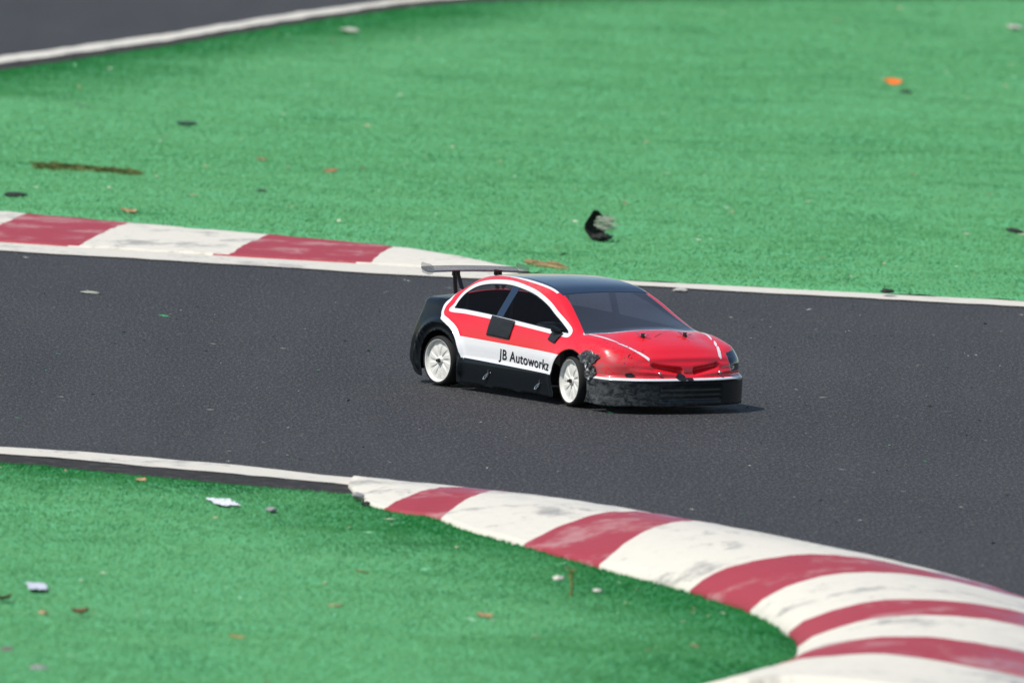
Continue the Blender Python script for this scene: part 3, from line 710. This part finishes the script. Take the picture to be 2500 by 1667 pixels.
# ------------------------------------------------------------------ wheels
M['rubber'] = mat('black_rubber', (.018, .018, .019), .75, .3)
m = mat('white_rim_plastic', (.78, .765, .70), .35, .5); n = N(m)
n.color(n.mix(n.math('MULTIPLY', n.ramp(n.noise(n.coord(), 60, 5, .7), [(.5, (0, 0, 0)), (.8, (1, 1, 1))]), .45), (.74, .73, .68), (.42, .40, .35))); M['rim'] = m
M['chrome'] = mat('steel', (.7, .7, .72), .18, metal=1.)
def wheel_meshes():
    bm = bmesh.new()
    lathe(bm, [(.0265, .0125), (.0290, .0132), (.0303, .0118), (.0312, .0088), (.0315, .004), (.0315, -.004), (.0312, -.0088), (.0303, -.0118), (.0290, -.0132), (.0265, -.0125), (.0262, 0), (.0265, .0125)], 64)
    bmesh.ops.recalc_face_normals(bm, faces=bm.faces[:]); t_ = bpy.data.meshes.new('tyre'); bm.to_mesh(t_); bm.free(); t_.materials.append(M['rubber'])
    t_.polygons.foreach_set('use_smooth', np.ones(len(t_.polygons), dtype=bool))
    bm = bmesh.new()
    # rim: lip, shallow dish, then ten curved spokes in relief over a closed face (outer side is -y)
    nS = 10; seg = 240; rad = np.r_[.0268, .0262, .0254, .0246, np.linspace(.0238, .0052, 22)]
    rings = []
    for r in rad:
        ring = []
        for k in range(seg):
            a = 2 * math.pi * k / seg
            if r > .0260: y = -.0128
            elif r > .0250: y = -.0118
            elif r > .0240: y = -.0085
            else:
                q = (r - .0052) / (.0238 - .0052)
                dish = -.0088 - .0012 * math.sin(q * math.pi)
                tw = a * nS + q * 1.7; w_ = .5 + .5 * math.cos(tw)
                sp = 1 / (1 + math.exp(-(w_ - (.30 + .10 * q)) * 16))
                y = dish + .0010 * (1 - sp) * math.sin(min(1, q * 1.15) * math.pi) ** .5 if q < .99 else dish
            ring.append(bm.verts.new((r * math.cos(a), y, r * math.sin(a))))
        rings.append(ring)
    for A, B in zip(rings[:-1], rings[1:]):
        for k in range(seg): bm.faces.new((A[k], A[(k + 1) % seg], B[(k + 1) % seg], B[k]))
    c_ = [bm.verts.new((.0052 * math.cos(2 * math.pi * k / seg), -.0102, .0052 * math.sin(2 * math.pi * k / seg))) for k in range(seg)]
    for k in range(seg): bm.faces.new((rings[-1][k], rings[-1][(k + 1) % seg], c_[(k + 1) % seg], c_[k]))
    bm.faces.new(c_)
    lathe(bm, [(.0268, -.0128), (.0268, .0125), (.0245, .0125), (.0235, -.006)], 96)
    bmesh.ops.recalc_face_normals(bm, faces=bm.faces[:]); r_ = bpy.data.meshes.new('rim'); bm.to_mesh(r_); bm.free(); r_.materials.append(M['rim'])
    r_.polygons.foreach_set('use_smooth', np.ones(len(r_.polygons), dtype=bool))
    bm = bmesh.new(); cyl(bm, (0, -.0095, 0), (0, -.0122, 0), .0028, seg=6); cyl(bm, (0, -.0128, 0), (0, -.0145, 0), .0017, seg=12)
    n_ = bpy.data.meshes.new('wheel_nut'); bm.to_mesh(n_); bm.free(); n_.materials.append(mat('dark_nut', (.05, .05, .055), .3, metal=.6))
    return t_, r_, n_
tm, rm, nm = wheel_meshes()
for (x, s, steer) in ((0, -1, 0), (257, -1, -11), (0, 1, 0), (257, 1, -11)):
    wobj = bpy.data.objects.new('wheel', None); link(wobj, car)
    wobj.scale = (.935, 1, .935); wobj.location = ((x - 1) * MM, s * .0825, .0293); wobj.rotation_euler = (0, random.random() * 6, math.radians(steer) + (math.pi if s > 0 else 0))
    for nme, md in (('tyre', tm), ('rim', rm), ('wheel_nut', nm)): link(bpy.data.objects.new(nme, md), wobj)

# ------------------------------------------------------------------ rear wing
M['wing'] = glass('smoky_clear_wing', (.66, .66, .67), .24, .08, (.26, .255, .27))
bm = bmesh.new()
prof = [(-72, 132.0), (-66, 129.2), (-58, 127.6), (-50, 128.2), (-44, 130.2), (-43.6, 131.0), (-50, 129.4), (-58, 128.8), (-66, 130.6), (-71.5, 134.0)]
ys = np.linspace(-72, 68, 41); rings = []
for y in ys:
    dz = -1.6 * (abs(y + 2) / 72) ** 2 - .022 * y; rings.append([bm.verts.new((x * MM, y * MM, (z + dz) * MM)) for x, z in prof])
for A, B in zip(rings[:-1], rings[1:]):
    for k in range(len(prof)): bm.faces.new((A[k], A[(k + 1) % len(prof)], B[(k + 1) % len(prof)], B[k]))
bm.faces.new(rings[0]); bm.faces.new(rings[-1][::-1]); bmesh.ops.recalc_face_normals(bm, faces=bm.faces[:])
wing = bm_obj('rear_wing', bm, M['wing'], car, False)
for s in (-1, 1):
    bm = bmesh.new()
    sh = [(-68, 125.5), (-56, 123.5), (-48, 125), (-45, 128.5), (-46.5, 134.5), (-53, 136.5), (-62, 137), (-69, 137.8), (-71, 135)]
    A = [bm.verts.new((x * MM, s * .0700 - .002, (z - s * 1.6) * MM)) for x, z in sh]; B = [bm.verts.new((x * MM, s * .0712 - .002, (z - s * 1.6) * MM)) for x, z in sh]
    bm.faces.new(A); bm.faces.new(B[::-1])
    for k in range(len(sh)): bm.faces.new((A[k], A[(k + 1) % len(sh)], B[(k + 1) % len(sh)], B[k]))
    bmesh.ops.recalc_face_normals(bm, faces=bm.faces[:]); bm_obj('end_plate', bm, M['plate'], wing, bevel=.0004)
for s in (-1, 1):
    bm = bmesh.new(); zt = 127.4
    for (xa, xb) in ((-60, -55), (-54, -37)):
        A_ = Vector((xa * MM, s * .031, zt * MM)); B_ = Vector((xb * MM, s * .031, .096)); d_ = B_ - A_
        box(bm, (A_ + B_) / 2, (.0045, .002, d_.length), d_.to_track_quat('Z', 'Y').to_matrix().to_4x4())
    box(bm, (-.057, s * .031, .1262), (.013, .0024, .0065))
    bm_obj('wing_strut', bm, M['plast'], wing)

# ------------------------------------------------------------------ body posts and clips
def clip(bm, p, n_, sz=1.):
    p = Vector(p); z = Vector(n_).normalized(); x = z.orthogonal().normalized(); y = z.cross(x)
    pts = [x * -5 + z * 1.2, x * 4 + z * 1.2 + y * 1.2, x * 6 + z * 2 + y * .2, x * 4 + z * 1.6 - y * 1.4, x * -3 + z * 1.3 - y * .5, x * -7 + z * 2.5 - y * 2]
    pts = [p + q * MM * sz for q in pts]
    for a, b in zip(pts[:-1], pts[1:]): cyl(bm, a, b, .0006 * sz, seg=8)
for (x, y) in ((307, -31), (307, 31), (-32, -33), (-32, 33)):
    z = top_z(x, y); bm = bmesh.new(); cyl(bm, (x * MM, y * MM, .05), (x * MM, y * MM, (z + 4.5) * MM), .0026, seg=16)
    po = bm_obj('body_post', bm, M['plast'], car)
    bm = bmesh.new(); clip(bm, (x * MM, y * MM, (z + 1.2) * MM), (.1, .05, 1), 1.2); bm_obj('body_clip', bm, M['chrome'], po)
for (x, z) in ((97, 20.5), (198, 18.5)):
    for s in (-1, 1):
        y = side_y(x, z, s); bm = bmesh.new(); clip(bm, (x * MM, y * MM, z * MM), (0, s, .1), 1.1)
        cyl(bm, (x * MM, (y - s * 2) * MM, z * MM), (x * MM, (y + s * 1.4) * MM, z * MM), .0022, seg=12); bm_obj('body_clip', bm, M['chrome'], car)
for y in (-44, 44):
    z = 46.5; x = front_x(y, z); bm = bmesh.new(); r = bmesh.ops.create_uvsphere(bm, u_segments=12, v_segments=8, radius=.0019)
    bmesh.ops.translate(bm, verts=r['verts'], vec=((x + .3) * MM, y * MM, z * MM)); bm_obj('screw_head', bm, M['chrome'], car, True)
# torn tape at the right front corner
m = mat('torn_tape', (.02, .02, .022), .35, .6); n = N(m)
n.color(n.ramp(n.noise(n.coord(), 190, 5, .7, .8), [(.45, (.012, .013, .014)), (.60, (.10, .10, .10)), (.70, (.72, .72, .72))])); M['torn'] = m
def torn(name, cx, cz_, rx, rz, seed, mt, lift=3.2):
    bm = bmesh.new(); nA, nR = 26, 7; rings = []
    for j in range(nR + 1):
        ring = []
        for k in range(nA):
            a = 2 * math.pi * k / nA; q = j / nR * (1 + .38 * noise.noise(Vector((math.cos(a) * 1.6, math.sin(a) * 1.6, seed))))
            x = cx + rx * q * math.cos(a); z = cz_ + rz * q * math.sin(a)
            y = side_y(x, z) - .6 - lift * abs(noise.noise(Vector((x * .11, z * .11, seed))))
            ring.append(bm.verts.new((x * MM, y * MM, z * MM)))
        rings.append(ring)
    for A, B in zip(rings[:-1], rings[1:]):
        for k in range(nA): bm.faces.new((A[k], A[(k + 1) % nA], B[(k + 1) % nA], B[k]))
    bmesh.ops.remove_doubles(bm, verts=bm.verts[:], dist=1e-6)
    o = bm_obj(name, bm, mt, car); md = o.modifiers.new('t', 'SOLIDIFY'); md.thickness = .0003; return o
t1 = torn('torn_tape', 296, 61, 16, 7, 2.2, M['torn'], 5); t1['label'] = 'crumpled black and silver tape over the front wheel arch'
def front_patch(yc, zc, wy, wz, seed):
    V = []; F = []; nA = 22; V.append(((front_x(yc, zc) + .9) * MM, yc * MM, zc * MM))
    for r_ in (.5, 1.):
        for k in range(nA):
            a = 2 * math.pi * k / nA; q = r_ * (1 + .35 * noise.noise(Vector((math.cos(a) * 1.5, math.sin(a) * 1.5, seed))))
            y, z = yc + wy * q * math.cos(a), zc + wz * q * math.sin(a); V.append(((front_x(y, z) + .8) * MM, y * MM, z * MM))
    for k in range(nA):
        k2 = (k + 1) % nA; F.append((0, 1 + k, 1 + k2)); F.append((1 + k, 1 + nA + k, 1 + nA + k2, 1 + k2))
    o = mesh_obj('tape_patch', V, F, M['tape'], car); o['label'] = 'ragged black tape on the white bumper line'; return o
front_patch(-15, 42, 7, 4.2, 1.1); front_patch(-78, 44, 4.5, 2.8, 4.1); front_patch(-4, 40, 5, 2, 7.1)
t2 = torn('torn_tape', 302, 45, 9, 9, 5.1, M['torn'], 5)

# ------------------------------------------------------------------ things lying about
def dmat(name, c1, c2=None, rough=.7):
    if name in M: return M[name]
    m = mat(name, c1, rough, .3); n = N(m)
    if c2: n.color(n.ramp(n.noise(n.coord(), 180, 4, .7), [(.35, c1), (.65, c2)]))
    M[name] = m; return m
def on_ground(px, py, z=.006): p = G(px, py, z); return Vector((p[0], p[1], z))
def leaf(name, px, py, L, Wd, mt, rz, label, cat_, curl=.35, group=None, z=.0065, seed=0):
    nx, ny = 10, 4; V = []; F = []
    for i in range(nx + 1):
        u = i / nx * 2 - 1; wd = Wd / 2 * (1 - abs(u) ** 1.7) * (1 + .15 * noise.noise(Vector((u * 3, seed, 0))))
        for j in range(ny + 1):
            v = j / ny * 2 - 1
            V.append((u * L / 2, v * wd + .12 * L * u * u * .4, curl * .4 * Wd * (v * v * .6 + .5 * u * u) + .1 * Wd * noise.noise(Vector((u * 4, v * 3, seed))) + .0012))
    for i in range(nx):
        for j in range(ny):
            a = i * (ny + 1) + j; F.append((a, a + 1, a + ny + 2, a + ny + 1))
    o = mesh_obj(name, V, F, mt); o.location = on_ground(px, py, z); o.rotation_euler = (random.uniform(-.25, .25), random.uniform(-.15, .15), rz)
    md = o.modifiers.new('t', 'SOLIDIFY'); md.thickness = .0004
    return tag(o, label, cat_, group)
def stone(name, px, py, sx, sy, sz, mt, label, cat_='pebble', rz=0., z=.006, seed=0, group=None):
    bm = bmesh.new(); bmesh.ops.create_icosphere(bm, subdivisions=3, radius=1.)
    for v in bm.verts:
        k = 1 + .28 * noise.noise(v.co * 1.3 + Vector((seed, 0, 0))) + .1 * noise.noise(v.co * 4 + Vector((seed, 3, 0)))
        v.co = Vector((v.co.x * sx / 2, v.co.y * sy / 2, v.co.z * sz / 2)) * k
    o = bm_obj(name, bm, mt, smooth=True); q = on_ground(px, py, z); o.location = (q.x, q.y, z + sz * .32); o.rotation_euler = (0, 0, rz)
    return tag(o, label, cat_, group)
def scrap(name, px, py, sx, sy, amp, mt, label, cat_, rz=0., z=.0075, seed=0):
    V = []; F = []; nx, ny = 14, 9
    for i in range(nx + 1):
        for j in range(ny + 1):
            u, v = i / nx - .5, j / ny - .5
            e = 1 + .25 * noise.noise(Vector((u * 4, v * 4, seed)))
            V.append((u * sx * e, v * sy * e, amp * (abs(noise.noise(Vector((u * 3.2, v * 3.2, seed + 5)))) + .6 * abs(noise.noise(Vector((u * 8, v * 8, seed)))))))
    for i in range(nx):
        for j in range(ny):
            a = i * (ny + 1) + j; F.append((a, a + 1, a + ny + 2, a + ny + 1))
    o = mesh_obj(name, V, F, mt, smooth=False); o.location = on_ground(px, py, z); o.rotation_euler = (0, 0, rz)
    md = o.modifiers.new('t', 'SOLIDIFY'); md.thickness = .0004
    return tag(o, label, cat_)
mo = dmat('orange_leaf', (.90, .22, .03), (.80, .16, .02)); mb = dmat('brown_leaf', (.10, .045, .02), (.20, .10, .05)); mtn = dmat('tan_leaf', (.48, .32, .17), (.34, .20, .10))
mp = dmat('pale_stone', (.62, .60, .52), (.45, .43, .37)); mg = dmat('grey_stone', (.22, .21, .21), (.33, .31, .32)); mk = dmat('dark_rubber_crumb', (.012, .014, .012), (.03, .03, .028)); mw = dmat('white_paper', (.80, .80, .86), (.72, .72, .80), .5)
ml = dmat('lilac_plastic', (.55, .57, .68), (.66, .66, .74), .4); mgr = dmat('green_fibre_lump', (.02, .22, .07), (.05, .32, .12))
leaf('fallen_leaf', 2180, 204, .031, .017, mo, .15, 'bright orange leaf alone on the far turf', 'leaf', .6, z=.0095).rotation_euler = (.55, .05, .12)
leaf('fallen_leaf', 1183, 1507, .020, .016, mtn, .5, 'brown and pale leaf on the near turf below the striped kerb', 'leaf', seed=2)
leaf('fallen_leaf', 818, 1484, .018, .016, mtn, -.7, 'slim tan leaf in the middle of the near turf', 'leaf', seed=3)
leaf('fallen_leaf', 197, 1499, .017, .018, mb, .2, 'dark brown leaf on the near turf, to the right of a second dark one', 'leaf', .7, seed=4)
leaf('fallen_leaf', 10, 1466, .016, .018, mb, .2, 'dark brown leaf at the left border of the near turf', 'leaf', .7, seed=5)
leaf('fallen_leaf', 885, 1400, .014, .012, dmat('rust_leaf', (.40, .14, .05), (.5, .22, .08)), .2, 'small rust coloured leaf on the near turf', 'leaf', seed=6)
leaf('fallen_leaf', 578, 1559, .018, .012, dmat('olive_leaf', (.28, .24, .06), (.35, .26, .1)), .1, 'olive brown leaf low on the near turf', 'leaf', seed=7)
leaf('fallen_leaf', 345, 1175, .014, .012, mtn, .6, 'tan leaf on the dark green turf near the white line', 'leaf', seed=8)
leaf('fallen_leaf', 2062, 1600 - 1600 + 237, .012, .01, mtn, .6, 'tiny tan leaf on the far turf below the orange one', 'leaf', seed=9)
leaf('fallen_leaf', 315, 521, .024, .022, mtn, 0, 'tan leaf on the turf just above the far striped kerb', 'leaf', .5, seed=10)
leaf('fallen_leaf', 808, 421, .022, .016, dmat('brick_leaf', (.30, .10, .05), (.4, .18, .1)), 0, 'reddish brown leaf on the far turf, upper left of the car', 'leaf', seed=11)
leaf('fallen_leaf', 637, 393, .016, .018, mtn, .4, 'small pale tan leaf on the far turf', 'leaf', seed=12)
scrap('paper_scrap', 546, 1226, .026, .07, .002, mw, 'white crumpled paper scrap on the turf near the white line', 'paper scrap', .2)
scrap('plastic_scrap', 90, 1431, .019, .06, .0015, ml, 'pale lilac plastic scrap at the left of the near turf', 'plastic scrap', .1, seed=3)
scrap('paper_scrap', 2475, 67, .020, .07, .004, mp, 'pale paper scrap at the upper right on the far turf', 'paper scrap', .1, seed=5)
scrap('paper_scrap', 853, 75, .026, .07, .004, dmat('dusty_paper', (.40, .48, .36), (.5, .52, .42)), 'dusty pale scrap on the far turf near the upper white line', 'paper scrap', .1, seed=6)
stone('pebble', 1362, 1416, .012, .02, .006, mp, 'cream pebble left of the plant stalk on the near turf', seed=1)
stone('pebble', 1458, 1444, .010, .016, .004, mp, 'small cream pebble right of the plant stalk', seed=12)
stone('pebble', 92, 1637, .020, .03, .007, mg, 'flat grey stone at the lower left of the near turf', 'stone', seed=2)
stone('pebble', 18, 1592, .014, .02, .007, dmat('brown_stone', (.14, .10, .10), (.2, .17, .16)), 'dark brownish stone at the lower left edge', 'stone', seed=3)
stone('pebble', 662, 1247, .012, .02, .005, mg, 'small grey stone on dark green turf below the kerb start', 'stone', seed=4)
stone('pebble', 1949, 1655, .014, .02, .005, mp, 'cream pebble at the bottom near the island tip', seed=5)
stone('pebble', 105, 1498, .010, .016, .004, mtn, 'tiny tan pebble left of the dark brown leaf', seed=6)
stone('rubber_crumb', 2213, 229, .018, .03, .007, mk, 'black rubber crumb below the orange leaf', 'rubber crumb', seed=7)
stone('rubber_crumb', 2476, 566, .010, .05, .006, mk, 'black rubber crumb at the right border of the far turf', 'rubber crumb', rz=.4, seed=8)
stone('rubber_crumb', 2166, 714, .018, .02, .006, mk, 'black rubber crumb on the turf next to the far white line', 'rubber crumb', seed=9)
stone('rubber_crumb', 38, 477, .028, .05, .005, mk, 'black rubber lump on the turf over the far striped kerb', 'rubber crumb', seed=10)
stone('rubber_crumb', 196, 262, .034, .05, .003, dmat('dusty_crumb', (.035, .09, .05), (.05, .10, .07)), 'long dark crumb on the far turf near the top left', 'rubber crumb', seed=11)
stone('rubber_crumb', 640, 470, .014, .03, .005, mk, 'small dark crumb on the far turf between kerb and brown strip', 'rubber crumb', seed=13)
stone('rubber_crumb', 455, 300, .030, .05, .0025, dmat('dusty_crumb', (.035, .09, .05), (.05, .10, .07)), 'thin dark crumb right of the long dark one', 'rubber crumb', seed=14)
stone('asphalt_chip', 1661, 712, .020, .02, .006, dmat('chip_grey', (.35, .33, .31), (.45, .42, .40)), 'pale chip on the track beside the far white line', 'stone chip', rz=-.5, z=.0, seed=15)
stone('asphalt_chip', 222, 717, .026, .02, .004, dmat('chip_green', (.30, .31, .27), (.36, .36, .30)), 'dull pale chip on the left part of the track', 'stone chip', rz=-.5, z=.0, seed=16)
stone('broken_chip', 874, 1216, .014, .02, .008, mg, 'grey concrete chip at the broken start of the near kerb', 'stone chip', seed=21)
stone('broken_chip', 893, 1233, .010, .02, .005, mk, 'dark chip beside the broken start of the near kerb', 'stone chip', seed=22)
# strip of dead grass on the far turf
V = []; F = []
rs = np.random.default_rng(5)
for k in range(260):
    u = rs.random(); px = 95 + 235 * u; py = 411 + 17 * u + rs.normal(0, 2.6)
    p = on_ground(px, py, .006); a = rs.normal(0, .5); L = .012 + .02 * rs.random(); h_ = .001 + .006 * rs.random()
    b = len(V); d_ = Vector((math.cos(a) * L / 2, math.sin(a) * L / 2, 0)); s_ = Vector((0, .0, .0011))
    V += [p - d_ + Vector((0, 0, h_)), p + d_ + Vector((0, 0, h_ * rs.random())), p + d_ + s_ + Vector((0, 0, h_ * .5)), p - d_ + s_ * 2 + Vector((0, 0, h_))]; F.append((b, b + 1, b + 2, b + 3))
o = mesh_obj('dead_grass_strip', V, F, dmat('dead_grass', (.09, .14, .035), (.21, .19, .07)), smooth=False); tag(o, 'long strip of dead brown grass on the far turf at left', 'dead grass')
# pale brown straw by the wing
V = []; F = []
for k in range(90):
    u = rs.random(); px = 1296 + 78 * u; py = 646 + 10 * u + rs.normal(0, 1.7)
    p = on_ground(px, py, .006); a = rs.normal(-.3, .35); L = .010 + .02 * rs.random(); h_ = .001 + .004 * rs.random()
    b = len(V); d_ = Vector((math.cos(a) * L / 2, math.sin(a) * L / 2, 0)); s_ = Vector((0, .0, .0011))
    V += [p - d_ + Vector((0, 0, h_)), p + d_ + Vector((0, 0, h_ * rs.random())), p + d_ + s_ + Vector((0, 0, h_ * .5)), p - d_ + s_ * 2 + Vector((0, 0, h_))]; F.append((b, b + 1, b + 2, b + 3))
o = mesh_obj('straw', V, F, dmat('straw', (.42, .27, .13), (.55, .36, .2)), smooth=False); tag(o, 'wisp of light brown straw on the turf beyond the rear wing', 'straw')
# plant stalk in the near turf
q = on_ground(1394, 1456, .006); bm = bmesh.new(); pts = [Vector((0, 0, 0)), Vector((.0005, 0, .010)), Vector((-.0006, .001, .019)), Vector((.0008, 0, .028))]
for a, b in zip(pts[:-1], pts[1:]): cyl(bm, a, b, .0019, .0015, seg=8)
for k in range(9):
    a = rs.random() * 6.28; p = pts[1].lerp(pts[3], .2 + .8 * rs.random()); e_ = p + Vector((math.cos(a) * .005, math.sin(a) * .005, .004)); s_ = Vector((.001, 0, .0008))
    bm.faces.new([bm.verts.new(x) for x in (p, e_ - s_, e_ + Vector((0, 0, .002)), e_ + s_)])
o = bm_obj('plant_stalk', bm, dmat('stalk', (.12, .20, .05), (.24, .22, .09)), smooth=False); o.location = q; tag(o, 'thin upright green brown stalk at the turf edge under the striped kerb', 'plant')
# torn black scrap with pale frayed fibres
q = on_ground(1462, 584, .006); sc_ = empty('torn_scrap', q); tag(sc_, 'black torn scrap with pale frayed fibres standing on the far turf above the car', 'torn scrap')
V = []; F = []; nu, nv = 12, 26
for i in range(nv + 1):
    t = i / nv; z = .038 * t; cx = -.010 * t ** 1.3 - .004 * math.sin(t * 5); wd = (.006 + .007 * math.sin(t * 2.6 + .4)) * (1 - .6 * t ** 4)
    for j in range(nu + 1):
        v = j / nu * 2 - 1
        V.append((cx + v * wd + .0012 * noise.noise(Vector((v * 3, t * 9, 2))), .006 * (1 - v * v) + .004 * math.sin(t * 4) + .002 * noise.noise(Vector((v * 4, t * 7, 1))), z + .002 * noise.noise(Vector((v * 5, t * 3, 7)))))
for i in range(nv):
    for j in range(nu):
        a = i * (nu + 1) + j; F.append((a, a + 1, a + nu + 2, a + nu + 1))
o = mesh_obj('dark_sheet', V, F, mk, sc_); md = o.modifiers.new('t', 'SOLIDIFY'); md.thickness = .0012
bm = bmesh.new()
bmesh.ops.create_icosphere(bm, subdivisions=3, radius=1.)
for v in bm.verts:
    k = 1 + .5 * noise.noise(v.co * 2.2); v.co = Vector((v.co.x * .013, v.co.y * .02, v.co.z * .0045)) * k + Vector((.004, -.004, .0035))
bm_obj('base_shadow_lump', bm, mk, sc_, True)  # flat black lump modelled in place of the shadow at the scrap's foot
V = []; F = []
for k in range(150):
    p = Vector((rs.normal(.002, .004), rs.normal(0, .003), .014 + .016 * rs.random())); a = rs.normal(.1, .6); L = .006 + .010 * rs.random()
    e_ = p + Vector((math.cos(a) * L, rs.normal(0, .003), math.sin(a) * L * .5)); s_ = Vector((0, 0, .0006)); b = len(V)
    V += [p - s_, e_ - s_, e_ + s_, p + s_]; F.append((b, b + 1, b + 2, b + 3))
mesh_obj('frayed_fibre', V, F, dmat('frayed_pale', (.30, .36, .26), (.55, .55, .46)), sc_, smooth=False)
# uncountable litter
def litter(name, poly, n_, zb, mats, label, size, up=.002):
    V = []; F = []; mi = []
    x0, y0 = poly.min(0); x1, y1 = poly.max(0); P = rs.random((n_ * 6, 2)) * [x1 - x0, y1 - y0] + [x0, y0]
    d = np.column_stack([P, np.full(len(P), 0.)]) - CC; zc = d @ cf; px = PW / 2 + FPX * (d @ cr) / zc; py = PH / 2 - FPX * (d @ cu) / zc
    k = (polysdf(P[:, 0], P[:, 1], poly) < -.03) & (px > -150) & (px < 2650) & (py > -40) & (py < 1800); P = P[k][:n_]
    for p in P:
        a = rs.normal(-.9, .8); L = size * (.5 + 1.4 * rs.random() ** 2); wd = size * .22 * (.6 + rs.random()); tl = rs.normal(0, .25)
        c_ = Vector((p[0], p[1], zb + up * rs.random())); d_ = Vector((math.cos(a), math.sin(a), tl * .4)) * L / 2; s_ = Vector((-math.sin(a), math.cos(a), rs.normal(0, .5))) * wd / 2
        b = len(V); V += [c_ - d_, c_ - s_, c_ + d_, c_ + s_]; F.append((b, b + 1, b + 2, b + 3)); mi.append(int(rs.integers(len(mats))))
    o = mesh_obj(name, V, F, mats, mi=mi, smooth=False); return tag(o, label, 'litter', kind='stuff')
lit = [dmat('clip_pale', (.50, .52, .38), (.6, .58, .48)), dmat('clip_straw', (.42, .34, .18), (.5, .4, .25)), dmat('clip_green', (.20, .50, .28), (.3, .58, .36)), dmat('clip_brown', (.16, .11, .06), (.2, .15, .08)), dmat('clip_green2', (.12, .42, .2), (.2, .5, .28))]
litter('litter', far_poly, 480, .0075, lit, 'scattered dry clippings and flecks on the far turf', .011)
litter('litter', island, 200, .0075, lit, 'scattered dry clippings and flecks on the near turf', .009)
trk = np.vstack([resample(far_out, 80), resample(near_out, 80)[::-1]])
litter('grit', trk, 450, .0006, [dmat('grit_grey', (.16, .155, .15), (.24, .23, .22)), dmat('grit_pale', (.30, .29, .27), (.36, .35, .32)), dmat('grit_dark', (.012, .012, .012))], 'fine grit scattered on the asphalt', .006, .0006)
litter('fibre_bits', trk, 28, .001, [dmat('loose_green', (.03, .30, .12), (.05, .4, .18))], 'loose green fibres blown onto the track', .010, .001)
